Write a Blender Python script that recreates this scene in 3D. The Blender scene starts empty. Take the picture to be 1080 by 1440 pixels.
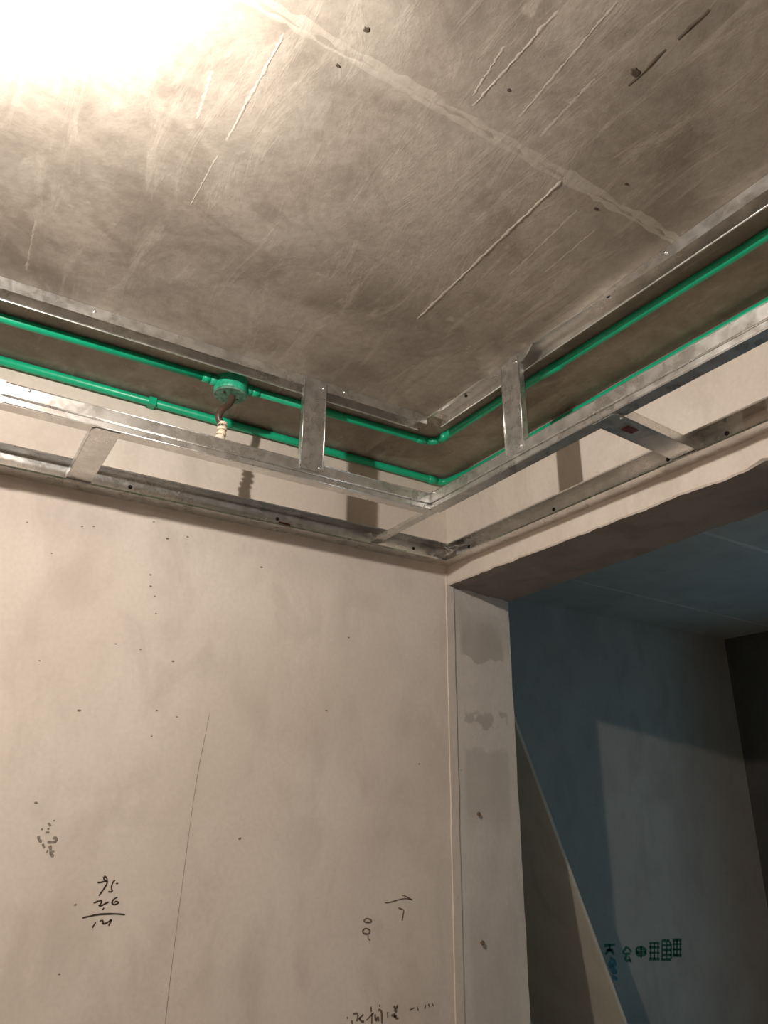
import bpy, bmesh, math, random
from mathutils import Vector, Matrix, noise
random.seed(7)
C = bpy.context.scene.collection
SC = bpy.context.scene

# ---------------------------------------------------------------- camera
cam = bpy.data.cameras.new('camera')
cam.sensor_fit = 'VERTICAL'; cam.sensor_height = 36.0
cam.lens = 36.0 * 1040.04 / 1440.0
cam.clip_start = 0.02
camo = bpy.data.objects.new('camera', cam); C.objects.link(camo)
YAW, PITCH, ROLL = 0.554043415, 0.379480702, 0.0104919577
fw = Vector((math.sin(YAW) * math.cos(PITCH), math.cos(YAW) * math.cos(PITCH), math.sin(PITCH)))
rt = Vector((math.cos(YAW), -math.sin(YAW), 0)); up = rt.cross(fw)
r2 = rt * math.cos(ROLL) + up * math.sin(ROLL); u2 = -rt * math.sin(ROLL) + up * math.cos(ROLL)
camo.matrix_world = Matrix(((r2.x, u2.x, -fw.x, -1.4784), (r2.y, u2.y, -fw.y, -1.969), (r2.z, u2.z, -fw.z, 1.65), (0, 0, 0, 1)))
SC.camera = camo

# ---------------------------------------------------------------- world, lamps, exposure
SC.view_settings.view_transform = 'Standard'
SC.view_settings.look = 'None'
SC.view_settings.gamma = 1.0
SC.view_settings.use_curve_mapping = False
SC.view_settings.exposure = 0.42
w = bpy.data.worlds.new('sky'); SC.world = w; w.use_nodes = True
w.node_tree.nodes['Background'].inputs[0].default_value = (0.06, 0.42, 0.68, 1)
w.node_tree.nodes['Background'].inputs[1].default_value = 0.92
LAMP = Vector((-1.66, -1.285, 2.572))
lp = bpy.data.lights.new('bulb_light', 'POINT'); lp.energy = 54.0; lp.color = (1.0, 0.925, 0.85); lp.shadow_soft_size = 0.016
lpo = bpy.data.objects.new('bulb_light', lp); C.objects.link(lpo); lpo.location = LAMP
pt = bpy.data.lights.new('window_portal', 'AREA'); pt.shape = 'RECTANGLE'; pt.size = 1.8; pt.size_y = 2.3
pt.cycles.is_portal = True
pto = bpy.data.objects.new('window_portal', pt); C.objects.link(pto)
pto.location = (3.24, -1.0, 1.25); pto.rotation_euler = (0, math.pi / 2, 0)   # faces -x, into the next room
pto.rotation_euler = (math.pi / 2, 0, math.pi / 2 * -1)

SUM = [[(-1.0165,1.4926),(-1.0178,1.4913),(-1.0149,1.4864),(-1.0107,1.4828),(-1.0084,1.4855),(-1.0104,1.491),(-1.0152,1.4937),(-1.0165,1.4926)],[(-1.0087,1.4848),(-1.0074,1.4785),(-1.0129,1.4678),(-1.0196,1.4578),(-1.0226,1.4532)],[(-1.0296,1.481),(-1.0223,1.4811),(-1.0151,1.4827),(-1.0108,1.4835)],[(-0.99,1.4848),(-0.9941,1.4815),(-0.9967,1.474),(-0.9962,1.4671),(-0.9925,1.4601),(-1.003,1.4608)],[(-0.9875,1.4774),(-0.9822,1.4772)],[(-1.0321,1.4388),(-1.0238,1.4418),(-1.016,1.4435),(-1.0134,1.4406),(-1.017,1.4354),(-1.0195,1.4322),(-1.0123,1.4332),(-1.0041,1.4375),(-0.9985,1.4396)],[(-1.0072,1.4282),(-1.0103,1.4243)],[(-0.9797,1.4486),(-0.9875,1.4455),(-0.9911,1.4396),(-0.9898,1.4354),(-0.9842,1.4331),(-0.9785,1.4349),(-0.9744,1.4377),(-0.9808,1.4402),(-0.9864,1.438)],[(-1.0522,1.41),(-1.034,1.4129),(-1.0199,1.4151),(-0.998,1.4152),(-0.9756,1.414),(-0.9573,1.4112)],[(-1.0212,1.3996),(-1.0258,1.392),(-1.0271,1.3881)],[(-1.0135,1.4011),(-1.0079,1.4028),(-1.0045,1.3999),(-1.0061,1.3954),(-0.9995,1.3957),(-0.994,1.398),(-0.9874,1.4029)],[(-0.9866,1.4029),(-0.9899,1.3951),(-0.9918,1.3905)]]
ARROW = [[(-0.2451,1.4015),(-0.2307,1.4008),(-0.2014,1.4064),(-0.178,1.4093),(-0.1623,1.4074),(-0.1512,1.4046)],[(-0.1874,1.4185),(-0.1717,1.4137),(-0.152,1.4035)]]
SEVEN = [[(-0.1983,1.3866),(-0.1905,1.3833),(-0.1796,1.3798),(-0.1827,1.3702),(-0.1851,1.36),(-0.1866,1.3532)]]
EIGHT = [[(-0.312,1.3617),(-0.3033,1.3665),(-0.2885,1.3625),(-0.2866,1.3557),(-0.306,1.356),(-0.312,1.3617)],[(-0.3154,1.3363),(-0.3057,1.3436),(-0.2909,1.3373),(-0.2937,1.3274),(-0.3112,1.3298),(-0.3154,1.3363)],[(-0.2966,1.3254),(-0.2988,1.3189),(-0.2905,1.3127)]]
LINE = [[(-0.3572,1.1433),(-0.3543,1.1399)],[(-0.3432,1.1347),(-0.3402,1.1264)],[(-0.3381,1.1483),(-0.3256,1.149),(-0.324,1.1407),(-0.3279,1.1309)],[(-0.3073,1.1439),(-0.3211,1.1363)],[(-0.3212,1.1383),(-0.314,1.1294),(-0.3055,1.1274)],[(-0.285,1.1591),(-0.2834,1.1465)],[(-0.2986,1.1297),(-0.2762,1.1447)],[(-0.2819,1.1443),(-0.2815,1.1206)],[(-0.2719,1.1411),(-0.2702,1.1224),(-0.2618,1.1359),(-0.2602,1.1233)],[(-0.262,1.1494),(-0.2519,1.1473),(-0.2503,1.1326),(-0.2501,1.117)],[(-0.2593,1.1606),(-0.2578,1.1562)],[(-0.233,1.1411),(-0.232,1.1274)],[(-0.2126,1.1536),(-0.2066,1.1425),(-0.2008,1.1545)],[(-0.2111,1.145),(-0.2066,1.1372),(-0.2037,1.1421)],[(-0.2212,1.1335),(-0.2095,1.1281),(-0.2036,1.1306)],[(-0.2125,1.1368),(-0.208,1.1248),(-0.1977,1.1226)],[(-0.1619,1.1377),(-0.1468,1.1425)],[(-0.1376,1.1437),(-0.1331,1.1336)],[(-0.1084,1.1449),(-0.1116,1.1356)],[(-0.0991,1.1461),(-0.0961,1.1382)],[(-0.0866,1.1459),(-0.0821,1.1389)]]
FAINT = [[(-1.1573,1.6085),(-1.1511,1.6018)],[(-1.1696,1.5965),(-1.1675,1.5936)],[(-1.1569,1.596),(-1.1526,1.5956)],[(-1.1599,1.5886),(-1.1515,1.5885)],[(-1.1419,1.5768),(-1.1343,1.5767),(-1.1331,1.5693)],[(-1.1523,1.5679),(-1.1421,1.5677),(-1.133,1.5688)],[(-1.1461,1.5612),(-1.1433,1.5546),(-1.1417,1.5447),(-1.1346,1.5373)],[(-1.1487,1.5514),(-1.1507,1.5457)],[(-1.139,1.5488),(-1.1339,1.5483)],[(-1.1457,1.6152),(-1.1451,1.6119)],[(-1.1738,1.5813),(-1.1704,1.5714),(-1.1643,1.5697)],[(-1.1618,1.5647),(-1.1569,1.5556)]]
GREEN = [[(1.7677,1.0036),(1.8448,1.0027)],[(1.8064,1.0055),(1.8033,0.9845),(1.77,0.966)],[(1.8033,0.9845),(1.8346,0.9611)],[(1.7802,0.9839),(1.8297,0.9802)],[(1.9333,0.9892),(1.8973,0.9624)],[(1.9367,0.9853),(1.9646,0.961)],[(1.9045,0.9582),(1.9516,0.9546)],[(1.928,0.9564),(1.9071,0.9251),(1.9507,0.9252)],[(1.938,0.9446),(1.9528,0.9141)],[(2.0033,0.9755),(1.9982,0.9455),(2.0705,0.9399),(2.0759,0.9701),(2.0033,0.9755)],[(2.0414,0.9838),(2.0318,0.9291)],[(2.0005,0.9591),(2.073,0.9536)],[(2.1048,0.9922),(2.1877,0.9863)],[(2.101,0.9717),(2.1837,0.9656)],[(2.1171,0.9913),(2.1036,0.9179)],[(2.1752,0.9872),(2.1611,0.9133)],[(2.0966,0.9472),(2.179,0.941)],[(2.1468,0.9934),(2.1315,0.9116)],[(2.0914,0.9189),(2.1735,0.9124)],[(2.2105,0.9963),(2.1935,0.9091)],[(2.2105,0.9963),(2.2832,0.9913),(2.2661,0.9077)],[(2.2062,0.9743),(2.2787,0.9691)],[(2.202,0.9525),(2.2742,0.9471)],[(2.1977,0.9307),(2.2697,0.9252)],[(2.2467,0.9938),(2.2292,0.9062)],[(2.1856,0.9097),(2.2653,0.9033)],[(2.2941,0.9939),(2.3704,0.9886)],[(2.29,0.9736),(2.366,0.9681)],[(2.3055,0.9931),(2.2905,0.9202)],[(2.3589,0.9894),(2.3433,0.9161)],[(2.285,0.9493),(2.3608,0.9436)],[(2.333,0.9954),(2.316,0.9142)],[(2.2792,0.9211),(2.3547,0.9152)]]
BLUE = [[(1.8013,0.945),(1.8373,0.9281),(1.8179,0.9018)],[(1.7917,0.9318),(1.809,0.8934),(1.8418,0.8813)],[(1.8049,0.8661),(1.8407,0.8492)]]
PITS = [(-1.3236,2.3121),(-1.1934,2.3277),(-1.1655,2.3335),(-0.9688,2.338),(-0.913,2.3541),(-1.254,2.2418),(-1.0115,2.3793),(-1.0016,2.2274),(-0.9976,2.1961),(-0.9831,2.1703),(-0.9739,2.1241),(-1.0654,2.0319),(-1.0023,2.0249),(-0.9142,2.0035),(-1.2379,1.9706),(-1.1286,1.8612),(-0.9408,1.8744),(-0.8866,1.8623),(-0.9457,1.8107),(-0.3835,2.1313),(-0.4497,1.9091),(-0.1237,1.7729),(-0.6847,2.3043),(-1.1905,1.651),(-1.0839,1.3029),(-0.6879,1.5703),(-1.0718,1.4369)]

# ---------------------------------------------------------------- node helpers
class NT:
    def __init__(s, name):
        s.m = bpy.data.materials.new(name); s.m.use_nodes = True
        s.t = s.m.node_tree; s.b = s.t.nodes['Principled BSDF']
        s.co = s.t.nodes.new('ShaderNodeTexCoord').outputs['Object']
    def n(s, kind, **kw):
        nd = s.t.nodes.new('ShaderNode' + kind)
        for k, v in kw.items(): setattr(nd, k, v)
        return nd
    def l(s, a, b): s.t.links.new(a, b)
    def noise(s, scale, detail=4, rough=0.55, stretch=None, dist=0.0, off=None):
        src = s.co
        if stretch or off:
            mp = s.n('Mapping'); s.l(s.co, mp.inputs[0])
            if stretch: mp.inputs['Scale'].default_value = stretch
            if off: mp.inputs['Location'].default_value = off
            src = mp.outputs[0]
        nd = s.n('TexNoise'); s.l(src, nd.inputs['Vector'])
        nd.inputs['Scale'].default_value = scale; nd.inputs['Detail'].default_value = detail
        nd.inputs['Roughness'].default_value = rough; nd.inputs['Distortion'].default_value = dist
        return nd.outputs['Fac']
    def rng(s, x, a, b, c=0.0, d=1.0, smooth=True):
        nd = s.n('MapRange'); nd.interpolation_type = 'SMOOTHSTEP' if smooth else 'LINEAR'
        s.l(x, nd.inputs[0])
        for i, v in enumerate((a, b, c, d)): nd.inputs[i + 1].default_value = v
        return nd.outputs[0]
    def op(s, o, a, b):
        nd = s.n('Math', operation=o)
        for i, v in enumerate((a, b)):
            if isinstance(v, (int, float)): nd.inputs[i].default_value = v
            else: s.l(v, nd.inputs[i])
        return nd.outputs[0]
    def mix(s, f, a, b, blend='MIX'):
        nd = s.n('MixRGB', blend_type=blend)
        if isinstance(f, (int, float)): nd.inputs[0].default_value = f
        else: s.l(f, nd.inputs[0])
        for i, v in ((1, a), (2, b)):
            if isinstance(v, tuple): nd.inputs[i].default_value = (*v, 1)
            else: s.l(v, nd.inputs[i])
        return nd.outputs[0]
    def col(s, c):
        if isinstance(c, tuple): s.b.inputs['Base Color'].default_value = (*c, 1)
        else: s.l(c, s.b.inputs['Base Color'])
    def bump(s, h, strength=0.3, dist=0.01):
        nd = s.n('Bump'); nd.inputs['Strength'].default_value = strength; nd.inputs['Distance'].default_value = dist
        s.l(h, nd.inputs['Height']); s.l(nd.outputs[0], s.b.inputs['Normal'])
    def rough(s, v):
        if isinstance(v, (int, float)): s.b.inputs['Roughness'].default_value = v
        else: s.l(v, s.b.inputs['Roughness'])
    def xyz(s):
        nd = s.n('SeparateXYZ'); s.l(s.co, nd.inputs[0]); return nd.outputs

def m_ceiling(name='bare_concrete', tint=None):
    t = NT(name); t.rough(0.92); t.b.inputs['Specular IOR Level'].default_value = 0.25
    big = t.rng(t.noise(1.9, 5, 0.6, dist=0.4), 0.40, 0.62)
    mid = t.rng(t.noise(6.5, 6, 0.65, dist=0.6), 0.36, 0.68)
    fine = t.rng(t.noise(55, 4, 0.6), 0.3, 0.7)
    stre = t.rng(t.noise(7, 6, 0.68, stretch=(2.2, 0.5, 1), dist=0.8), 0.50, 0.66)
    c = t.mix(big, (0.232, 0.200, 0.163), (0.385, 0.342, 0.290))
    c = t.mix(t.op('MULTIPLY', mid, 0.55), c, (0.400, 0.350, 0.290))
    dk = t.rng(t.noise(4.2, 6, 0.7, dist=1.0, off=(8, 3, 0)), 0.50, 0.68)
    c = t.mix(t.op('MULTIPLY', dk, 0.5), c, (0.190, 0.155, 0.120))
    c = t.mix(t.op('MULTIPLY', stre, 0.50), c, (0.460, 0.410, 0.345))
    c = t.mix(t.op('MULTIPLY', fine, 0.22), c, (0.160, 0.125, 0.095))
    spots = t.rng(t.noise(17, 3, 0.5, off=(3, 1, 7)), 0.68, 0.76)
    c = t.mix(t.op('MULTIPLY', spots, 0.5), c, (0.47, 0.42, 0.35))
    if tint: c = t.mix(0.55, c, tint)
    t.col(c)
    h = t.op('ADD', t.op('MULTIPLY', mid, 0.6), t.op('MULTIPLY', fine, 0.3))
    t.bump(t.op('ADD', h, t.op('MULTIPLY', stre, 0.5)), 0.10, 0.006)
    return t.m

def m_plaster(name, a, b, dark, jamb=False, beam=False):
    t = NT(name); t.rough(0.9); t.b.inputs['Specular IOR Level'].default_value = 0.25
    big = t.rng(t.noise(1.5, 4, 0.55, dist=0.5), 0.32, 0.68)
    mid = t.rng(t.noise(7, 5, 0.6, stretch=(1, 1, 0.55), dist=0.5), 0.42, 0.74)
    fine = t.rng(t.noise(80, 3, 0.6), 0.3, 0.7)
    c = t.mix(big, a, b)
    c = t.mix(t.op('MULTIPLY', mid, 0.55), c, dark)
    c = t.mix(t.op('MULTIPLY', fine, 0.10), c, tuple(v * 0.6 for v in dark))
    spk = t.rng(t.noise(38, 2, 0.5, off=(5, 2, 1)), 0.74, 0.80)
    c = t.mix(t.op('MULTIPLY', spk, 0.45), c, tuple(v * 0.5 for v in dark))
    h = t.op('ADD', t.op('MULTIPLY', mid, 0.5), t.op('MULTIPLY', fine, 0.3))
    if jamb:
        # damp patches left where a skim coat was trowelled on unevenly
        X, Y, Z = t.xyz()
        wob = t.op('MULTIPLY', t.op('SUBTRACT', t.noise(9, 4, 0.6, off=(1, 0, 4)), 0.5), 0.13)
        zz = t.op('ADD', Z, wob)
        wx = t.op('ADD', X, t.op('MULTIPLY', wob, 0.25))
        side = t.op('MULTIPLY', t.rng(wx, 0.045, 0.075), t.rng(wx, 0.285, 0.255))
        m1 = t.op('MULTIPLY', t.rng(zz, 2.118, 2.128), t.rng(zz, 2.30, 2.20))
        m2 = t.op('MULTIPLY', t.rng(zz, 1.905, 1.912), t.rng(zz, 1.955, 1.935))
        m2 = t.op('MULTIPLY', m2, t.rng(t.noise(14, 2, 0.5, off=(4, 0, 2)), 0.44, 0.52))
        m3 = t.op('MULTIPLY', t.rng(zz, 1.84, 1.82), t.rng(zz, 1.55, 1.66))
        m4 = t.op('MULTIPLY', t.rng(zz, 1.42, 1.30), 0.35)
        m5 = t.op('MULTIPLY', t.op('MULTIPLY', t.rng(zz, 2.295, 2.27), t.rng(zz, 2.13, 2.2)), 0.35)
        mm = m1
        m3 = t.op('MULTIPLY', m3, 0.55)
        for q in (m2, m3, m4, m5): mm = t.op('MAXIMUM', mm, q)
        mm = t.op('MULTIPLY', t.op('MULTIPLY', mm, side), 0.60)
        c = t.mix(mm, c, (0.400, 0.335, 0.280))
    t.col(c); t.bump(h, 0.12, 0.004)
    return t.m

def m_plain(name, c, rough=0.6, metal=0.0, nscale=30, var=0.12, bump=0.0):
    t = NT(name); f = t.rng(t.noise(nscale, 4, 0.6), 0.3, 0.7)
    t.col(t.mix(f, tuple(v * (1 - var) for v in c), tuple(min(1, v * (1 + var)) for v in c)))
    t.rough(rough); t.b.inputs['Metallic'].default_value = metal
    if bump: t.bump(f, bump, 0.003)
    return t.m

def m_zinc():
    t = NT('galvanized_steel')
    a = t.rng(t.noise(34, 4, 0.6, dist=0.4), 0.32, 0.68)
    b = t.rng(t.noise(9, 3, 0.55), 0.35, 0.65)
    sp = t.n('TexVoronoi'); sp.inputs['Scale'].default_value = 170; t.l(t.co, sp.inputs['Vector'])
    k = t.n('SeparateColor'); t.l(sp.outputs['Color'], k.inputs[0])
    c = t.mix(a, (0.66, 0.65, 0.63), (0.84, 0.83, 0.81))
    c = t.mix(t.op('MULTIPLY', b, 0.40), c, (0.50, 0.485, 0.46))
    c = t.mix(t.op('MULTIPLY', k.outputs[0], 0.16), c, (0.9, 0.9, 0.88))
    t.col(c); t.b.inputs['Metallic'].default_value = 0.95
    t.rough(t.rng(t.op('ADD', a, b), 0.2, 1.8, 0.26, 0.38))
    return t.m

M = {}
M['ceiling'] = m_ceiling()
M['laitance'] = m_ceiling('concrete_laitance', (0.47, 0.425, 0.36))
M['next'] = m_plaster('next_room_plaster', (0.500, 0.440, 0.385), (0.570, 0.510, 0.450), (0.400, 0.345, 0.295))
M['endshade'] = m_plaster('shade_dark_wall', (0.120, 0.110, 0.100), (0.160, 0.146, 0.132), (0.090, 0.080, 0.072))  # unlit look of the end wall, painted in as a dark base colour
M['wall'] = m_plaster('skimmed_plaster', (0.640, 0.556, 0.480), (0.720, 0.640, 0.562), (0.515, 0.440, 0.375))
M['jamb'] = m_plaster('patched_plaster', (0.700, 0.610, 0.530), (0.780, 0.695, 0.610), (0.580, 0.495, 0.420), jamb=True)
M['bead'] = m_plaster('corner_plaster', (0.660, 0.565, 0.480), (0.730, 0.640, 0.550), (0.580, 0.485, 0.405))
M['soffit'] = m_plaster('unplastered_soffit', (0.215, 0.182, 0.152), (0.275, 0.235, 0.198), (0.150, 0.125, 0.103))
M['floor'] = m_plain('screed', (0.58, 0.52, 0.46), 0.9, 0, 6, 0.15)
M['zinc'] = m_zinc()
M['screw'] = m_plain('bright_screw', (0.85, 0.84, 0.82), 0.25, 1.0)
M['darkscrew'] = m_plain('black_screw', (0.03, 0.028, 0.026), 0.5, 0.4)
M['green'] = m_plain('green_plastic', (0.005, 0.385, 0.195), 0.36, 0, 14, 0.10)
M['greenbox'] = m_plain('green_plastic_dusty', (0.02, 0.36, 0.205), 0.45, 0, 60, 0.28)
M['cover'] = m_plain('dusty_cover', (0.10, 0.23, 0.16), 0.7, 0, 70, 0.45)
M['hose'] = m_plain('dark_hose', (0.075, 0.045, 0.032), 0.4, 0, 40, 0.2)
M['beige'] = m_plain('beige_tube', (0.80, 0.70, 0.54), 0.5)
M['ink'] = m_plain('marker_ink', (0.045, 0.030, 0.018), 0.8, 0, 200, 0.3)
M['inkfaint'] = m_plain('faded_ink', (0.235, 0.195, 0.155), 0.9, 0, 200, 0.3)
M['inkbrown'] = m_plain('brown_pencil', (0.165, 0.120, 0.090), 0.9, 0, 200, 0.3)
M['stamp'] = m_plain('green_stencil_paint', (0.060, 0.170, 0.105), 0.8, 0, 40, 0.4)
M['stampblue'] = m_plain('blue_stencil_paint', (0.13, 0.26, 0.29), 0.8, 0, 40, 0.4)
M['pit'] = m_plain('pit_shadow', (0.21, 0.165, 0.125), 0.95)
M['hole'] = m_plain('hole_dark', (0.075, 0.055, 0.040), 0.95)
M['seam'] = m_plain('seam_laitance', (0.345, 0.295, 0.230), 0.95, 0, 45, 0.35, 0.4)
M['gouge'] = m_plain('gouge', (0.12, 0.095, 0.07), 0.95, 0, 25, 0.2)
M['crack'] = m_plain('hairline', (0.37, 0.31, 0.25), 0.95, 0, 60, 0.3)
M['board'] = m_plaster('raw_board', (0.68, 0.585, 0.46), (0.76, 0.66, 0.53), (0.56, 0.47, 0.36))
M['red'] = m_plain('red_patch', (0.17, 0.045, 0.05), 0.4, 0.6, 90, 0.4)
M['rust'] = m_plain('rusty_nail', (0.30, 0.17, 0.09), 0.6, 0.5)
M['pvc'] = m_plain('white_pvc', (0.8, 0.8, 0.78), 0.4)

# ---------------------------------------------------------------- mesh helpers
def link(name, bm, mat, parent=None, origin='base', smooth=False, label=None, cat=None, group=None, kind=None):
    bmesh.ops.recalc_face_normals(bm, faces=bm.faces)
    me = bpy.data.meshes.new(name)
    if origin == 'zero': org = Vector((0, 0, 0))
    else:
        xs = [v.co for v in bm.verts]
        lo = Vector((min(c[i] for c in xs) for i in range(3))); hi = Vector((max(c[i] for c in xs) for i in range(3)))
        org = Vector(((lo.x + hi.x) / 2, (lo.y + hi.y) / 2, lo.z)) if origin == 'base' else Vector(origin)
    bmesh.ops.translate(bm, verts=bm.verts, vec=-org)
    bm.to_mesh(me); bm.free(); me.materials.append(mat)
    if smooth: me.polygons.foreach_set('use_smooth', [True] * len(me.polygons))
    o = bpy.data.objects.new(name, me); C.objects.link(o)
    o['wpos'] = list(org)
    if parent is not None:
        o.parent = parent; o.location = org - Vector(parent['wpos'])
    else: o.location = org
    tag(o, label, cat, group, kind)
    return o

def tag(o, label=None, cat=None, group=None, kind=None):
    for k, v in (('label', label), ('category', cat), ('group', group), ('kind', kind)):
        if v: o[k] = v

def empty(name, loc, label, cat, group=None):
    o = bpy.data.objects.new(name, None); C.objects.link(o); o.location = loc; o['wpos'] = list(loc)
    o.empty_display_size = 0.05
    tag(o, label, cat, group); return o

def box(bm, lo, hi):
    vs = [bm.verts.new((x, y, z)) for x in (lo[0], hi[0]) for y in (lo[1], hi[1]) for z in (lo[2], hi[2])]
    for f in ((0, 1, 3, 2), (4, 6, 7, 5), (0, 4, 5, 1), (2, 3, 7, 6), (0, 2, 6, 4), (1, 5, 7, 3)):
        bm.faces.new([vs[i] for i in f])
    return vs

def offset_poly(pts, th):
    """closed outline of an open polyline given a thickness (mitred)"""
    P = [Vector(p) for p in pts]; L = []; Rr = []
    for i, p in enumerate(P):
        d = []
        if i > 0: d.append((p - P[i - 1]).normalized())
        if i < len(P) - 1: d.append((P[i + 1] - p).normalized())
        ns = [Vector((-q.y, q.x)) for q in d]
        n = sum(ns, Vector((0, 0)))
        if n.length < 1e-6: n = ns[0]
        n.normalize(); k = 1.0 / max(0.35, n.dot(ns[0]))
        L.append(p + n * th / 2 * k); Rr.append(p - n * th / 2 * k)
    return L, Rr

def profile(bm, pts, th, frames):
    """sweep a folded sheet: frames = list of (func mapping (a,b)->Vector) or callables giving the station's points"""
    rings = []
    for fr in frames:
        pp = pts(fr[1]) if callable(pts) else pts
        L, Rr = offset_poly(pp, th)
        rings.append(([bm.verts.new(fr[0](q)) for q in L], [bm.verts.new(fr[0](q)) for q in Rr]))
    n = len(rings[0][0])
    for (a, b), (c, d) in zip(rings, rings[1:]):
        for i in range(n - 1):
            bm.faces.new((a[i], a[i + 1], c[i + 1], c[i])); bm.faces.new((b[i], d[i], d[i + 1], b[i + 1]))
        bm.faces.new((a[0], c[0], d[0], b[0])); bm.faces.new((a[-1], b[-1], d[-1], c[-1]))
    for (a, b) in (rings[0], rings[-1]):
        for i in range(n - 1): bm.faces.new((a[i], b[i], b[i + 1], a[i + 1]))

def alongX(pts, th, x0, x1, y, z, sy=1, n=1):
    bm = bmesh.new()
    fr = [((lambda X: (lambda q: Vector((X, y + sy * q.x, z + q.y))))(x0 + (x1 - x0) * i / n), x0 + (x1 - x0) * i / n) for i in range(n + 1)]
    profile(bm, pts, th, fr); return bm

def alongY(pts, th, y0, y1, x, z, sx=1, n=1):
    bm = bmesh.new()
    fr = [((lambda Y: (lambda q: Vector((x + sx * q.x, Y, z + q.y))))(y0 + (y1 - y0) * i / n), y0 + (y1 - y0) * i / n) for i in range(n + 1)]
    profile(bm, pts, th, fr); return bm

def tube(bm, path, r, seg=14, cap=True):
    P = [Vector(p) for p in path]; rr = r if isinstance(r, (list, tuple)) else [r] * len(P)
    rings = []; ref = None
    for i, p in enumerate(P):
        d = (P[min(i + 1, len(P) - 1)] - P[max(i - 1, 0)]).normalized()
        if ref is None:
            ref = d.orthogonal().normalized()
        ref = (ref - d * ref.dot(d)).normalized(); b = d.cross(ref)
        rings.append([bm.verts.new(p + (ref * math.cos(t) + b * math.sin(t)) * rr[i]) for t in (2 * math.pi * k / seg for k in range(seg))])
    for a, c in zip(rings, rings[1:]):
        for k in range(seg): bm.faces.new((a[k], a[(k + 1) % seg], c[(k + 1) % seg], c[k]))
    if cap: bm.faces.new(rings[0][::-1]); bm.faces.new(rings[-1])

def arc(c, r, a0, a1, z, n=8):
    return [(c[0] + r * math.cos(a0 + (a1 - a0) * i / n), c[1] + r * math.sin(a0 + (a1 - a0) * i / n), z) for i in range(n + 1)]

def lathe(bm, prof, c, axis='z', seg=24):
    """prof = [(r,h)...] about an axis through c"""
    rings = []
    for r, h in prof:
        ring = []
        for k in range(seg):
            t = 2 * math.pi * k / seg; u, v = r * math.cos(t), r * math.sin(t)
            p = {'z': (u, v, h), 'y': (u, h, v), 'x': (h, u, v)}[axis]
            ring.append(bm.verts.new(Vector(c) + Vector(p)))
        rings.append(ring)
    for a, b in zip(rings, rings[1:]):
        for k in range(seg): bm.faces.new((a[k], a[(k + 1) % seg], b[(k + 1) % seg], b[k]))
    bm.faces.new(rings[0][::-1]); bm.faces.new(rings[-1])

def ribbon(bm, pts, width, to3, lift, th=0.0006, jit=0.0):
    """a stroke lying on a plane: pts 2-D, to3(p, d) gives the point d in front of the plane"""
    P = [Vector(p) for p in pts]
    if len(P) > 2:                                 # one round of corner cutting keeps pen strokes round
        Q = [P[0]]
        for a, b in zip(P, P[1:]): Q += [a.lerp(b, 0.25), a.lerp(b, 0.75)]
        P = Q + [P[-1]]
    ws = [width * (1 + jit * random.uniform(-1, 1)) for _ in P]
    for k in range(len(ws)):
        e = min(k, len(ws) - 1 - k)
        if e == 0: ws[k] *= 0.7
    A = []; B = []
    for i, p in enumerate(P):
        d = (P[min(i + 1, len(P) - 1)] - P[max(i - 1, 0)])
        if d.length < 1e-9: d = Vector((1, 0))
        d.normalize(); n = Vector((-d.y, d.x)) * ws[i] / 2
        A.append(p + n); B.append(p - n)
    top = [(bm.verts.new(to3(a, lift + th)), bm.verts.new(to3(b, lift + th))) for a, b in zip(A, B)]
    bot = [(bm.verts.new(to3(a, lift)), bm.verts.new(to3(b, lift))) for a, b in zip(A, B)]
    for i in range(len(P) - 1):
        bm.faces.new((top[i][0], top[i][1], top[i + 1][1], top[i + 1][0]))
        bm.faces.new((top[i][0], top[i + 1][0], bot[i + 1][0], bot[i][0]))
        bm.faces.new((top[i][1], bot[i][1], bot[i + 1][1], top[i + 1][1]))
    for k in (0, -1): bm.faces.new((top[k][0], bot[k][0], bot[k][1], top[k][1]))

H = 2.75
# ---------------------------------------------------------------- the setting
def struct(name, bm, mat, **k): return link(name, bm, mat, origin='zero', kind='structure', **k)

bm = bmesh.new(); box(bm, (-3.75, -4.35, H), (0.16, 1.3, H + 0.15)); ceiling = struct('ceiling', bm, M['ceiling'])
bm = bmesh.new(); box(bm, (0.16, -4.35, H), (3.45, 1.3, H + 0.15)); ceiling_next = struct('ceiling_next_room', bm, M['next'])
bm = bmesh.new(); box(bm, (-3.75, -4.35, -0.12), (3.45, 1.3, 0)); struct('floor', bm, M['floor'])
bm = bmesh.new(); box(bm, (-3.6, 0, 0), (0, 0.3, H)); wall_left = struct('wall_left', bm, M['wall'])
bm = bmesh.new(); box(bm, (-3.75, -4.2, 0), (-3.6, 0.3, H)); struct('wall_side', bm, M['wall'])
bm = bmesh.new(); box(bm, (-3.75, -4.35, 0), (3.45, -4.2, H)); struct('wall_rear', bm, M['wall'])
bm = bmesh.new(); box(bm, (0, 1.1, 0), (3.2, 1.3, H)); wall_beyond = struct('wall_beyond', bm, M['next'])

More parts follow.
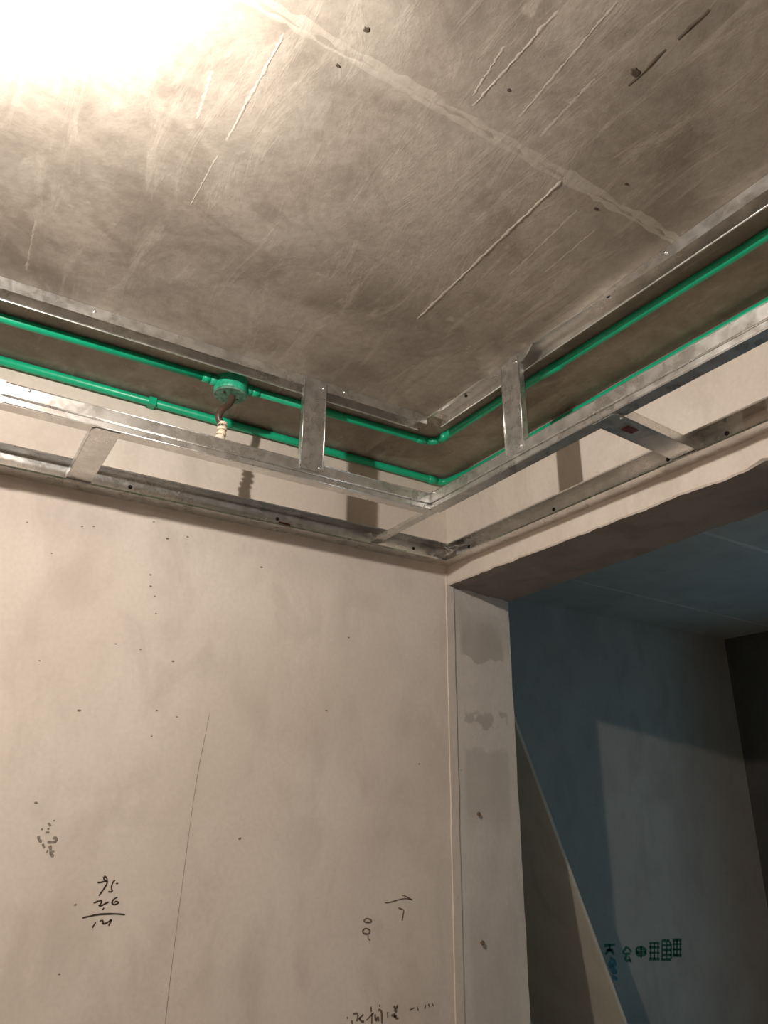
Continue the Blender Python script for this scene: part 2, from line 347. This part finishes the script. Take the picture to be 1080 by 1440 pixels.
# end wall of the next room, with the window that lets the daylight in
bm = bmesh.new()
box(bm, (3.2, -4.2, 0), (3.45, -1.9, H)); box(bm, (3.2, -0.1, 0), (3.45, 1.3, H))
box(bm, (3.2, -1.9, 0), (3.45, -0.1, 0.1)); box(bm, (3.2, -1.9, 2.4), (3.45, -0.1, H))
struct('wall_end', bm, M['endshade'])
bm = bmesh.new()
for a, b in (((3.3, -1.9, 0.1), (3.36, -1.84, 2.4)), ((3.3, -0.16, 0.1), (3.36, -0.1, 2.4)), ((3.3, -1.84, 0.1), (3.36, -0.16, 0.16)), ((3.3, -1.84, 2.34), (3.36, -0.16, 2.4)), ((3.3, -1.03, 0.16), (3.36, -0.97, 2.34))):
    box(bm, a, b)
struct('window_1', bm, M['pvc'])

# pier beside the opening: its face leans back to (.31, .046); the arris is a little uneven
bm = bmesh.new(); NZ = 110; rings = []
for i in range(NZ + 1):
    z = H * i / NZ; j = 0.0035 * noise.noise(Vector((0, 3, z * 9))) + 0.002 * noise.noise(Vector((5, 3, z * 31)))
    row = [(0.0, 0.0, z)]
    for k in range(1, 9):
        t = k / 8; row.append((0.31 * t + (j if k == 8 else 0), 0.046 * t + 0.0025 * noise.noise(Vector((t * 3, 7, z * 5))) * (k < 8), z))
    row += [(0.313 + j, 0.06, z), (0.31, 1.1, z), (0.0, 1.1, z)]
    rings.append([bm.verts.new(p) for p in row])
for a, b in zip(rings, rings[1:]):
    n = len(a)
    for k in range(n): bm.faces.new((a[k], a[(k + 1) % n], b[(k + 1) % n], b[k]))
bm.faces.new(rings[0][::-1]); bm.faces.new(rings[-1])
jamb = struct('wall_jamb', bm, M['jamb'])

# right wall: deep beam over the opening and the solid wall past it; ragged plaster arris under the beam
bm = bmesh.new(); NY = 260; ZB = 2.358; rings = []
for i in range(NY + 1):
    y = 0.055 - 2.855 * i / NY
    xb = 0.31 + 0.05 * min(y, 0)
    j = 0.005 * noise.noise(Vector((y * 7, 0, 1))) + 0.0035 * noise.noise(Vector((y * 26, 4, 1))) + 0.0015 * noise.noise(Vector((y * 70, 4, 2)))
    if y > -0.02: j *= 0.2
    bl = max(0, 1 - abs(y + 1.165) / 0.05); j += 0.008 * bl * bl
    row = [(0.0, y, H), (-0.0 - 0.004 * bl, y, ZB + 0.05), (-0.0 - 0.006 * bl, y, ZB + j + 0.004), (0.004, y, ZB + j)]
    for k in range(1, 8):
        t = k / 8; row.append((0.004 + (xb - 0.004) * t, y, ZB + 0.004 * noise.noise(Vector((t * 4, y * 6, 9))) + 0.003 * noise.noise(Vector((t * 9, y * 22, 3)))))
    row += [(xb, y, ZB + 0.004 * noise.noise(Vector((y * 9, 2, 8)))), (xb + 0.004, y, ZB + 0.012), (xb, y, H)]
    rings.append([bm.verts.new(p) for p in row])
for a, b in zip(rings, rings[1:]):
    n = len(a)
    for k in range(n): bm.faces.new((a[k], a[(k + 1) % n], b[(k + 1) % n], b[k]))
bm.faces.new(rings[0][::-1]); bm.faces.new(rings[-1])
box(bm, (0, -4.2, 0), (0.17, -2.8, H))
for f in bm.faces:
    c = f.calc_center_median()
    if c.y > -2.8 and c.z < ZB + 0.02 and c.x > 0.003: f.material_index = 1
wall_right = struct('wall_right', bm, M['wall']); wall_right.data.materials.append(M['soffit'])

# narrow plaster bead up the corner between wall and pier
bm = bmesh.new(); rings = []
for i in range(NZ + 1):
    z = 2.40 * i / NZ; j = 0.002 * noise.noise(Vector((2, 1, z * 8)))
    rings.append([bm.verts.new(p) for p in ((-0.010 + j, 0.001, z), (-0.008 + j, -0.0035, z), (0.024 + j, -0.0012, z), (0.028 + j, 0.0045, z))])
for a, b in zip(rings, rings[1:]):
    for k in range(3): bm.faces.new((a[k], a[k + 1], b[k + 1], b[k]))
struct('trim_1', bm, M['bead'])

# writing, pits and hairline on the left wall (parts of the wall)
onA = lambda p, d: Vector((p.x, -d, p.y))
def marks(name, strokes, width, mat, label=None, parent=wall_left, to3=onA, lift=0.0001, jit=0.25):
    bm = bmesh.new()
    for s in strokes: ribbon(bm, s, width, to3, lift, jit=jit)
    return link(name, bm, mat, parent, label=label)
marks('handwriting', SUM, 0.0036, M['ink'], 'handwritten sum 95 over 2,6, a line and 121')
marks('handwriting', ARROW, 0.0036, M['inkbrown'], 'thin brown arrow pointing right')
marks('handwriting', SEVEN + EIGHT, 0.0042, M['inkbrown'], 'small scrawled marks under the arrow')
marks('handwriting', LINE, 0.0052, M['inkbrown'], 'row of smudged handwritten characters low on the wall')
marks('handwriting', FAINT, 0.0058, M['inkfaint'], 'faded smudged characters')
marks('crack', [[(-0.800, 1.88), (-0.806, 1.82), (-0.816, 1.739), (-0.823, 1.62), (-0.829, 1.45), (-0.834, 1.30), (-0.836, 1.19), (-0.84, 1.0)]], 0.0016, M['crack'])
bm = bmesh.new()
for x, z in PITS:
    r = random.uniform(0.0022, 0.0042); vs = []
    for k in range(8):
        t = 2 * math.pi * k / 8; rr = r * random.uniform(0.7, 1.15); vs.append(bm.verts.new((x + rr * 1.3 * math.cos(t), -0.0006, z + rr * 0.8 * math.sin(t))))
    bm.faces.new(vs)
    c = bm.verts.new((x, 0.0, z)); 
    for k in range(8): bm.faces.new((vs[k], vs[(k + 1) % 8], c))
pit = link('pit_marks', bm, M['pit'], wall_left); pit['kind'] = 'stuff'

# nails in the pier and stencilled print on the wall of the next room
for x, z in ((0.108, 1.632), (0.105, 1.278)):
    bm = bmesh.new(); yj = 0.046 * x / 0.31
    lathe(bm, [(0.003, 0.0), (0.003, -0.010), (0.007, -0.010), (0.006, -0.013)], (x, yj + 0.002, z), 'y', 10)
    link('nail', bm, M['rust'], jamb)
onB = lambda p, d: Vector((p.x, 1.1 - d, p.y))
marks('stencil_print', GREEN, 0.016, M['stamp'], 'smudged green stencilled lettering', wall_beyond, onB, 0.0002, 0.3)
marks('stencil_print', BLUE, 0.026, M['stampblue'], 'blue smear of the stencil emblem', wall_beyond, onB, 0.0002, 0.3)

# ridges left by the formwork joints, scrapes and holes on the ceiling
onC = lambda p, d: Vector((p.x, p.y, H - d))
def wander(a, b, n, amp):
    a, b = Vector(a), Vector(b); d = (b - a).normalized(); nn = Vector((-d.y, d.x))
    return [a.lerp(b, i / n) + nn * random.uniform(-amp, amp) for i in range(n + 1)]
def ridge(name, pts, width, th, mat=None, jit=0.35, parent=None):
    """a low ridge with feathered sides, hanging from the slab"""
    bm = bmesh.new(); P = [Vector(p) for p in pts]; rows = []; n = len(P)
    for i, p in enumerate(P):
        d = (P[min(i + 1, n - 1)] - P[max(i - 1, 0)]).normalized(); q = Vector((-d.y, d.x))
        e = min(1.0, 0.15 + min(i, n - 1 - i) / 2.5); w = width * (1 + jit * random.uniform(-1, 1)); hh = th * e * (1 + 0.6 * jit * random.uniform(-1, 1))
        s = random.uniform(-0.15, 0.15) * w
        rows.append([bm.verts.new(onC(p + q * u, g)) for u, g in ((-w, -0.0003), (-w * 0.45 + s, hh * 0.55), (s, hh), (w * 0.45 + s, hh * 0.55), (w, -0.0003))])
    for a, c in zip(rows, rows[1:]):
        for k in range(4): bm.faces.new((a[k], a[k + 1], c[k + 1], c[k]))
    return link(name, bm, mat or M['laitance'], parent or ceiling, origin='zero', smooth=True)
ridge('formwork_seam', wander((-2.6, -1.238), (-0.25, -1.258), 140, 0.0022), 0.0095, 0.0010, jit=0.6)
ridge('formwork_seam', wander((-2.6, -1.222), (-0.25, -1.245), 140, 0.0022), 0.006, 0.0009, jit=0.6)
ridge('formwork_seam', wander((-0.640, -1.250), (-0.628, -0.742), 50, 0.0009), 0.0045, 0.0012, jit=0.5)
for a, b, wd, th in (((-1.203, -1.22), (-1.207, -0.985), 0.006, 0.0028), ((-1.209, -0.945), (-1.212, -0.80), 0.004, 0.0018), ((-1.275, -1.10), (-1.266, -1.0), 0.008, 0.002),
                     ((-1.465, -0.591), (-1.459, -0.416), 0.006, 0.002), ((-0.874, -1.47), (-0.880, -1.275), 0.007, 0.0028), ((-0.905, -1.385), (-0.893, -1.29), 0.005, 0.002),
                     ((-0.811, -1.528), (-0.800, -1.30), 0.006, 0.0018), ((-0.56, -1.20), (-0.545, -0.98), 0.008, 0.0014), ((-0.49, -1.18), (-0.486, -1.03), 0.006, 0.0012),
                     ((-0.745, -1.42), (-0.742, -1.29), 0.008, 0.0014)):
    ridge('trowel_ridge', wander(a, b, 30, 0.0009), wd * 0.62, th * 0.17, jit=0.6)
ridge('gouge', wander((-0.686, -1.59), (-0.688, -1.535), 5, 0.001), 0.005, 0.001, M['gouge'])
ridge('gouge', wander((-0.690, -1.515), (-0.689, -1.44), 5, 0.001), 0.004, 0.001, M['gouge'])
for x, y, r, e in ((-1.10, -1.292, 0.0062, 1.0), (-1.109, -1.217, 0.0040, 1.3), (-0.699, -1.463, 0.0085, 1.7), (-0.531, -1.298, 0.0042, 1.2), (-0.532, -1.223, 0.0050, 1.6), (-0.85, -1.33, 0.0035, 1.2)):
    bm = bmesh.new(); vs = []; ws = []
    for k in range(12):
        t = 2 * math.pi * k / 12; rr = 0.62 * r * random.uniform(0.75, 1.2)
        vs.append(bm.verts.new((x + rr * e * math.cos(t), y + rr * math.sin(t), H - 0.0009))); ws.append(bm.verts.new((x + rr * e * 1.5 * math.cos(t), y + rr * 1.5 * math.sin(t), H + 0.0004)))
    bm.faces.new(vs)
    for k in range(12): bm.faces.new((vs[k], vs[(k + 1) % 12], ws[(k + 1) % 12], ws[k]))
    link('hole', bm, M['hole'], ceiling)
ridge('formwork_seam', wander((1.22, -0.172), (3.1, -0.160), 40, 0.002), 0.012, 0.003, M['wall'], 0.4, ceiling_next)
ridge('formwork_seam', wander((0.4, 0.62), (3.1, 0.70), 40, 0.003), 0.008, 0.0025, M['wall'], 0.4, ceiling_next)

# ---------------------------------------------------------------- metal framing
TH = 0.0013
def screw(parent, p, axis, sgn, r=0.0042, mat=None):
    bm = bmesh.new()
    lathe(bm, [(r * 0.6, 0.0015 * sgn), (r, 0.0), (r, -0.0010 * sgn), (r * 0.7, -0.0026 * sgn), (r * 0.25, -0.0030 * sgn)], p, axis, 10)
    return link('screw', bm, mat or M['screw'], parent, smooth=True)

# ceiling tracks: U section opening downwards, near lip towards the room, hemmed edges
def hem(d): return d
UA = [(0.0025, -0.0285), (0.0, -0.030), (0.0, -0.0012), (0.050, -0.0012), (0.050, -0.028), (0.0455, -0.0295)]
bm = alongX(UA, TH, -3.58, -0.336, -0.364, H, 1, 1)
ct = link('ceiling_track', bm, M['zinc'], label='metal track fixed to the ceiling along the left side, above the green conduit', cat='track', group='tracks on the ceiling')
for x in (-1.62, -1.05, -0.50): screw(ct, (x, -0.338, H - 0.0022), 'z', 1, 0.0045, M['darkscrew'])
for x in (-1.30, -0.62): screw(ct, (x, -0.3648, H - 0.013), 'y', 1)

def UB(y):
    # the near lip has been pushed outwards close to the corner
    sm = lambda t: (lambda q: q * q * (3 - 2 * q))(max(0.0, min(1.0, t)))
    a = 1.05 * sm((y + 1.30) / 0.45) * (1 - 0.97 * sm((0.105 - abs(y + 0.733)) / 0.06)); o = 0.011 * a
    s, c = math.sin(a), math.cos(a)
    return [(o - 0.029 * s + 0.0025 * c, -0.0285 * c - 0.0012), (o - 0.030 * s, -0.030 * c - 0.0012), (o, -0.0012), (0.042, -0.0012), (0.042, -0.028), (0.0375, -0.0295)]
bm = alongY(UB, TH, -3.6, -0.372, -0.329, H, 1, 120)
ct = link('ceiling_track', bm, M['zinc'], label='metal track fixed to the ceiling along the right side, lip bent near corner', cat='track', group='tracks on the ceiling')
for y in (-1.05, -0.52, -1.62): screw(ct, (-0.309, y, H - 0.0022), 'z', 1, 0.0045, M['darkscrew'])
screw(ct, (-0.3298, -1.225, H - 0.013), 'x', 1, 0.005)

# wall tracks: U section lying on its side, open to the room
UWA = [(0.0535, 0.0045), (0.055, 0.0), (0.0007, 0.0), (0.0007, 0.063), (0.050, 0.063), (0.0485, 0.0605)]
UWB = [(0.0465, 0.0045), (0.048, 0.0), (0.0007, 0.0), (0.0007, 0.056), (0.046, 0.056), (0.0445, 0.0535)]
bm = alongX(UWA, TH, -3.58, -0.004, 0.0, 2.426, -1, 1)
wa = link('wall_track', bm, M['zinc'], label='metal track screwed along the left wall below the hanging frame', cat='track', group='tracks on the walls')
for x in (-1.55, -1.088, -0.645, -0.142): screw(wa, (x, -0.0016, 2.466), 'y', 1, 0.0058, M['darkscrew'])
bm = bmesh.new(); ribbon(bm, [(-0.640, 2.4560), (-0.600, 2.4552)], 0.009, onA, 0.0016, 0.0003); link('red_mark', bm, M['red'], wa, label='small red mark')  # small flat red patch on the track web
bm = alongY(UWB, TH, -3.6, -0.056, 0.0, 2.425, -1, 1)
wb = link('wall_track', bm, M['zinc'], label='metal track screwed along the beam above the dark opening', cat='track', group='tracks on the walls')
for y in (-0.126, -0.525, -0.927, -1.091, -1.6): screw(wb, (-0.0016, y, 2.463), 'x', 1, 0.0058, M['darkscrew'])
# torn tongues where the two tracks meet in the corner
bm = bmesh.new()
for k in range(7):
    x = -0.065 + 0.010 * k; z = 2.484 + 0.004 * math.sin(k * 2.1)
    a = [bm.verts.new(Vector(p)) for p in ((x, -0.036, z), (x + 0.009, -0.038, z), (x + 0.007 + random.uniform(-.004, .004), -0.050 - random.uniform(0, .006), z - 0.010 - random.uniform(0, 0.014)), (x + 0.001, -0.046, z - 0.007))]
    b = [bm.verts.new(v.co + Vector((0.0004, 0.0009, 0.0009))) for v in a]
    bm.faces.new(a); bm.faces.new(b[::-1])
    for i in range(4): bm.faces.new((a[i], b[i], b[(i + 1) % 4], a[(i + 1) % 4]))
link('cut_tongue', bm, M['zinc'], wb)
bm = bmesh.new(); vs = [(-0.006, -0.055, 2.474), (-0.036, -0.050, 2.470), (-0.040, -0.10, 2.466), (-0.012, -0.135, 2.468)]
a = [bm.verts.new(p) for p in vs]; b = [bm.verts.new((p[0], p[1], p[2] + 0.0012)) for p in vs]
bm.faces.new(a); bm.faces.new(b[::-1])
for i in range(4): bm.faces.new((a[i], b[i], b[(i + 1) % 4], a[(i + 1) % 4]))
link('cut_tongue', bm, M['zinc'], wb)

# hanging channels: web towards the room with a pressed rib
ZC = 2.443
WEB = [(0.034, 0.0035), (0.034, 0.0), (0.0, 0.0), (0.0, 0.0150), (0.0030, 0.0175), (0.0030, 0.0195), (0.0, 0.0220), (0.0, 0.051), (0.034, 0.051), (0.034, 0.0475)]
bm = alongX(WEB, TH, -1.452, -0.3305, -0.3635, ZC, 1, 1)
ca = link('frame_channel', bm, M['zinc'], label='shorter hanging metal channel parallel to the left wall, ending at the corner', cat='channel', group='hanging channels')
for p in ((-0.352, -0.3645, ZC + 0.007), (-1.40, -0.3645, ZC + 0.044)): screw(ca, p, 'y', 1, 0.0035)
WEB2 = [(0.0355, 0.0050), (0.0355, -0.0018), (-0.0018, -0.0018), (-0.0018, 0.0145), (0.0018, 0.0170), (0.0018, 0.0195), (-0.0018, 0.0220), (-0.0018, 0.0528), (0.0355, 0.0528), (0.0355, 0.046)]
bm = alongX(WEB2, TH, -3.58, -1.447, -0.3635, ZC, 1, 1)
link('frame_channel', bm, M['zinc'], label='hanging metal channel at the left edge, sleeved over the end of the next one', cat='channel', group='hanging channels')
bm = alongY(WEB, TH, -3.6, -0.3625, -0.329, ZC, 1, 1)
cb = link('frame_channel', bm, M['zinc'], label='long hanging metal channel running up to the right, in front of the beam', cat='channel', group='hanging channels')
for p in ((-0.330, -0.385, ZC + 0.047), (-0.330, -0.383, ZC + 0.006)): screw(cb, p, 'x', 1, 0.0035)
for par, ends in ((ca, (Vector((-1.452, 0, 0)), Vector((-0.3305, 0, 0)))), (cb, (Vector((0, -3.6, 0)), Vector((0, -0.3625, 0))))):
    for z, r in ((ZC + 0.0012, 0.0019), (ZC + 0.0185, 0.0016), (ZC + 0.0500, 0.0019)):
        bm = bmesh.new(); base = Vector((0, -0.3632, z)) if par is ca else Vector((-0.3287, 0, z))
        tube(bm, [base + e for e in ends], r, 10); link('rolled_edge', bm, M['zinc'], par, smooth=True)
# its cut-back end: only the lower flange carries on to the wall track
L3 = [(0.0, 0.010), (0.0, 0.0), (0.026, 0.0), (0.026, 0.004)]
link('cut_flange', alongY(L3, TH, -0.3625, -0.030, -0.329, ZC, 1, 1), M['zinc'], cb)
for (x, y, z, q) in ((-0.338, -0.052, 2.455, 0.5), (-0.310, -0.045, 2.452, -0.7), (-0.365, -0.050, 2.459, 1.1)):
    bm = bmesh.new(); vs = [(x, y, z), (x + 0.022, y - 0.006, z + 0.006 * q), (x + 0.030, y - 0.003, z - 0.004), (x + 0.010, y + 0.004, z - 0.010)]
    a = [bm.verts.new(p) for p in vs]; b = [bm.verts.new((p[0], p[1] + 0.0012, p[2])) for p in vs]
    bm.faces.new(a); bm.faces.new(b[::-1])
    for i in range(4): bm.faces.new((a[i], b[i], b[(i + 1) % 4], a[(i + 1) % 4]))
    link('cut_tongue', bm, M['zinc'], cb)

# vertical hangers: short lengths of stud, web to the room, flanges folded back, notched over the channel
def hanger(name, side, c, label):
    hw = 0.034; fl = 0.018; z0, z1 = 2.470, 2.738
    def P(u, d, z):                      # u along the frame, d towards the wall
        return Vector((c + u, -0.3668 + d, z)) if side == 'A' else Vector((-0.3322 + d, c - u, z))
    def sheet(q, nrm_th):                # thin sheet through 4 (u,d,z) points
        bm = bmesh.new(); a = [bm.verts.new(P(*p)) for p in q]
        b = [bm.verts.new(P(p[0] + nrm_th[0], p[1] + nrm_th[1], p[2])) for p in q]
        bm.faces.new(a); bm.faces.new(b[::-1]); n = len(q)
        for i in range(n): bm.faces.new((a[i], b[i], b[(i + 1) % n], a[(i + 1) % n]))
        return bm
    web = sheet([(-hw, 0, z0), (hw - 0.004, 0, z0 - 0.001), (hw, 0, z0 + 0.012), (hw, 0, z1), (-hw, 0, z1)], (0, 0.0013))
    r = link(name, web, M['zinc'], label=label, cat='hanger', group='vertical hangers', origin=tuple(P(0, 0, z0)))
    zf = 2.497; zt = 2.717
    for s in (-1, 1):
        u = s * hw
        f = sheet([(u, 0, z0 + 0.004), (u, 0.0022, z0 + 0.004), (u, 0.0022, zf), (u, fl, zf), (u, fl, zt), (u, 0.0022, zt), (u, 0.0022, z1), (u, 0, z1)], (-s * 0.0013, 0))
        link('flange', f, M['zinc'], r)
        g = sheet([(u, fl, zf), (u - s * 0.006, fl, zf), (u - s * 0.006, fl, zt), (u, fl, zt)], (0, -0.0013))
        link('return_lip', g, M['zinc'], r)
        # rolled edge of the web catches the light
        bm = bmesh.new(); tube(bm, [P(u - s * 0.0012, -0.0004, z0 + 0.010), P(u - s * 0.0012, -0.0004, z1)], 0.0017, 8); link('rolled_edge', bm, M['zinc'], r, smooth=True)
    ax = 'y' if side == 'A' else 'x'
    for u, z in ((hw - 0.010, z1 - 0.012), (hw - 0.011, z0 + 0.012)): screw(r, tuple(P(u, 0, z)), ax, 1, 0.0045)
hanger('hanger', 'A', -0.712, 'vertical metal hanger strip left of the corner, with two bright screws')
hanger('hanger', 'B', -0.733, 'vertical metal hanger strip right of the corner, joining track and long channel')

# flat brackets from the channels back to the wall tracks: web down, flanges up
def bracket(to3, c0, c1, w, d0, d1, label):
    r = None
    Q = lambda u, d, z: to3(c0 + (c1 - c0) * ((d - d0) / (d1 - d0)) + u, d, z - 0.009 * max(0.0, (d - d0 - 0.034) / (d1 - d0 - 0.034)))
    def sheet(q, off):
        bm = bmesh.new(); a = [bm.verts.new(Q(*p)) for p in q]; b = [bm.verts.new(Q(p[0] + off[0], p[1], p[2] + off[1])) for p in q]
        bm.faces.new(a); bm.faces.new(b[::-1]); n = len(q)
        for i in range(n): bm.faces.new((a[i], b[i], b[(i + 1) % n], a[(i + 1) % n]))
        return bm
    h = w / 2; z = 2.4398
    r = link('bracket', sheet([(-h, d0 + 0.010, z), (-h + 0.008, d0, z), (h, d0, z), (h, d0 + 0.034, z), (h, d1, z), (-h, d1, z), (-h, d0 + 0.034, z)], (0, 0.0012)), M['zinc'], label=label, cat='bracket', group='flat brackets', origin=tuple(Q(0, d0, z)))
    for s in (-1, 1):
        u = s * h
        link('flange', sheet([(u, d0 + 0.040, z), (u, d0 + 0.040, z + 0.024), (u, d1 - 0.004, z + 0.024), (u, d1 - 0.004, z)], (-s * 0.0012, 0)), M['zinc'], r)
        link('return_lip', sheet([(u, d0 + 0.040, z + 0.024), (u - s * 0.006, d0 + 0.040, z + 0.024), (u - s * 0.006, d1 - 0.004, z + 0.024), (u, d1 - 0.004, z + 0.024)], (0, -0.0012)), M['zinc'], r)
    return r, Q
b1, Q = bracket(lambda u, d, z: Vector((u, -0.362 + d, z)), -1.228, -1.229, 0.062, 0.002, 0.340, 'flat metal bracket at the left, from channel back to the left wall track')
screw(b1, tuple(Q(0.004, 0.322, 2.4390)), 'z', 1, 0.004)
b3, Q = bracket(lambda u, d, z: Vector((-0.328 + d, u, z)), -1.012, -1.003, 0.066, 0.002, 0.306, 'flat metal bracket at the right, from long channel back to the beam')
screw(b3, tuple(Q(-0.026, 0.030, 2.4394)), 'z', 1, 0.004)
bm = bmesh.new(); box(bm, (-0.262, -1.022, 2.4362), (-0.226, -1.002, 2.4385)); link('red_mark', bm, M['red'], b3, label='faint red mark')  # thin dark red patch under the bracket web

# ---------------------------------------------------------------- green conduit
ZU = 2.7375; RU = 0.0118
def pipe(path, r): 
    bm = bmesh.new(); tube(bm, path, r, 16); return bm
def sleeve(a, b, r, parent, name='coupling'):
    return link(name, pipe([a, b], r), M['green'], parent, smooth=True)
bm = pipe([(-3.58, -0.213, ZU), (-1.5, -0.214, ZU), (-0.958, -0.226, ZU)], RU)
g = link('green_conduit', bm, M['green'], label='upper green conduit left of the round junction box', cat='conduit', group='green conduits', smooth=True)
sleeve((-0.964, -0.226, ZU), (-0.988, -0.2257, ZU), 0.0142, g)
path = [(-0.852, -0.227, ZU), (-0.5, -0.237, ZU), (-0.262, -0.243, ZU)] + [(x, y, ZU) for x, y, _ in arc((-0.262, -0.281), 0.038, math.pi / 2, 0.0, ZU, 8)][1:] + [(-0.221, -0.6, ZU), (-0.199, -1.3, ZU), (-0.195, -3.6, ZU)]
bm = pipe(path, RU)
g = link('green_conduit', bm, M['green'], label='upper green conduit right of the junction box, bending round the corner', cat='conduit', group='green conduits', smooth=True)
sleeve((-0.846, -0.2272, ZU), (-0.822, -0.2278, ZU), 0.0142, g)
sleeve((-0.292, -0.2425, ZU), (-0.257, -0.2432, ZU), 0.0134, g); sleeve((-0.2242, -0.274, ZU), (-0.2240, -0.310, ZU), 0.0134, g)
sleeve((-0.213, -0.80, ZU), (-0.216, -0.735, ZU), 0.0136, g)
ZL = 2.7360; ZR = 2.7220; RL = 0.0122
path = [(-3.58, -0.019, ZL), (-0.055, -0.016, ZL - 0.004)] + [(x, y, ZL - 0.005) for x, y, _ in arc((-0.055, -0.056), 0.040, math.pi / 2, 0.0, ZL, 8)][1:] + [(-0.0145, -0.17, ZR), (-0.0140, -3.6, ZR)]
g = link('green_conduit', pipe(path, RL), M['green'], label='lower green conduit lying where the walls meet the ceiling', cat='conduit', group='green conduits', smooth=True)
sleeve((-0.090, -0.0162, ZL - 0.004), (-0.052, -0.0162, ZL - 0.004), 0.0140, g); sleeve((-0.86, -0.0170, ZL - 0.003), (-0.82, -0.0170, ZL - 0.003), 0.0141, g)
bm = bmesh.new(); box(bm, (-1.078, -0.0320, 2.7190), (-1.056, -0.0010, 2.7235)); box(bm, (-1.078, -0.0335, 2.7190), (-1.056, -0.0318, 2.742)); link('clip', bm, M['green'], g)

# round junction box with its hose
BX, BY = -0.905, -0.226
jb = empty('junction_box', (BX, BY, 2.702), 'round green junction box on the ceiling with a dark hose hanging from it', 'junction box')
bm = bmesh.new(); lathe(bm, [(0.046, 0.0475), (0.046, 0.012), (0.044, 0.007), (0.039, 0.004)], (BX, BY, 2.702)); link('body', bm, M['greenbox'], jb)
bm = bmesh.new(); lathe(bm, [(0.044, 0.007), (0.0460, 0.004), (0.044, 0.0), (0.014, -0.0025)], (BX, BY, 2.702)); link('cover', bm, M['cover'], jb)
for s in (-1, 1):
    bm = bmesh.new(); tube(bm, [(BX + s * 0.040, BY, ZU), (BX + s * 0.060, BY, ZU)], 0.0160, 16); link('hub', bm, M['greenbox'], jb, smooth=True)
for k in range(2):
    bm = bmesh.new(); lathe(bm, [(0.004, 0.002), (0.004, -0.003), (0.002, -0.004)], (BX - 0.022 + 0.044 * k, BY - 0.016 + 0.020 * k, 2.7025), 'z', 8); link('screw', bm, M['darkscrew'], jb)
hp = [Vector(p) for p in ((BX + 0.004, BY - 0.006, 2.705), (BX + 0.002, BY - 0.010, 2.685), (BX - 0.010, BY - 0.018, 2.660), (BX - 0.027, BY - 0.024, 2.638), (BX - 0.034, BY - 0.024, 2.618), (BX - 0.026, BY - 0.022, 2.600), (BX - 0.021, BY - 0.021, 2.590))]
def smooth_path(P, n=6):
    out = []
    for i in range(len(P) - 1):
        p0, p1, p2, p3 = P[max(i - 1, 0)], P[i], P[i + 1], P[min(i + 2, len(P) - 1)]
        for k in range(n):
            t = k / n; out.append(0.5 * ((2 * p1) + (p2 - p0) * t + (2 * p0 - 5 * p1 + 4 * p2 - p3) * t * t + (3 * p1 - p0 - 3 * p2 + p3) * t ** 3))
    return out + [P[-1]]
fh = smooth_path(hp, 6); hz = empty('flexible_hose', tuple(hp[-1]), 'dark hose and ribbed beige tube hanging below the junction box', 'hose')
bm = bmesh.new(); tube(bm, fh, 0.0094, 12); link('hose', bm, M['hose'], hz, smooth=True)
cp = smooth_path([Vector((BX - 0.021, BY - 0.021, 2.602)), Vector((BX - 0.020, BY - 0.021, 2.57)), Vector((BX - 0.024, BY - 0.018, 2.545)), Vector((BX - 0.018, BY - 0.012, 2.520)), Vector((BX - 0.022, BY - 0.006, 2.507))], 40)
rad = []; cum = 0
for i, p in enumerate(cp):
    if i: cum += (p - cp[i - 1]).length
    rad.append(0.0112 + 0.0022 * (1 if math.sin(cum * 2 * math.pi / 0.0145) > -0.35 else -1))
bm = bmesh.new(); tube(bm, cp, rad, 14); link('ribbed_tube', bm, M['beige'], hz)

# ---------------------------------------------------------------- board leaning in the next room
m = 0.4372; y0, y1 = 0.46, 1.06; zt = 2.50
xf = lambda z: 0.642 + 0.9 * (y0 - 0.4) + m * (1.94 - z)
zt = 1.94 + (0.642 + 0.018 - 0.325) / m
bm = bmesh.new()
q = [(xf(0.0), y0, 0.0), (xf(0.0), y1, 0.0), (xf(zt), y1, zt), (xf(zt), y0, zt)]
a = [bm.verts.new(p) for p in q]; b = [bm.verts.new((p[0] + 0.016, p[1], p[2])) for p in q]
bm.faces.new(a); bm.faces.new(b[::-1])
for i in range(4): bm.faces.new((a[i], b[i], b[(i + 1) % 4], a[(i + 1) % 4]))
link('leaning_board', bm, M['board'], label='tan building board leaning at a slant behind the pier of the opening', cat='board')

# ---------------------------------------------------------------- the lamp that lights the room (just outside the frame)
lh = empty('lamp_holder', (LAMP.x, LAMP.y, 2.612), 'white bulb holder fixed to the ceiling, holding the lit bulb', 'lamp')
bm = bmesh.new(); lathe(bm, [(0.034, H), (0.034, H - 0.012), (0.019, H - 0.020), (0.019, H - 0.125), (0.015, H - 0.138)], (LAMP.x, LAMP.y, 0)); link('socket', bm, M['pvc'], lh)
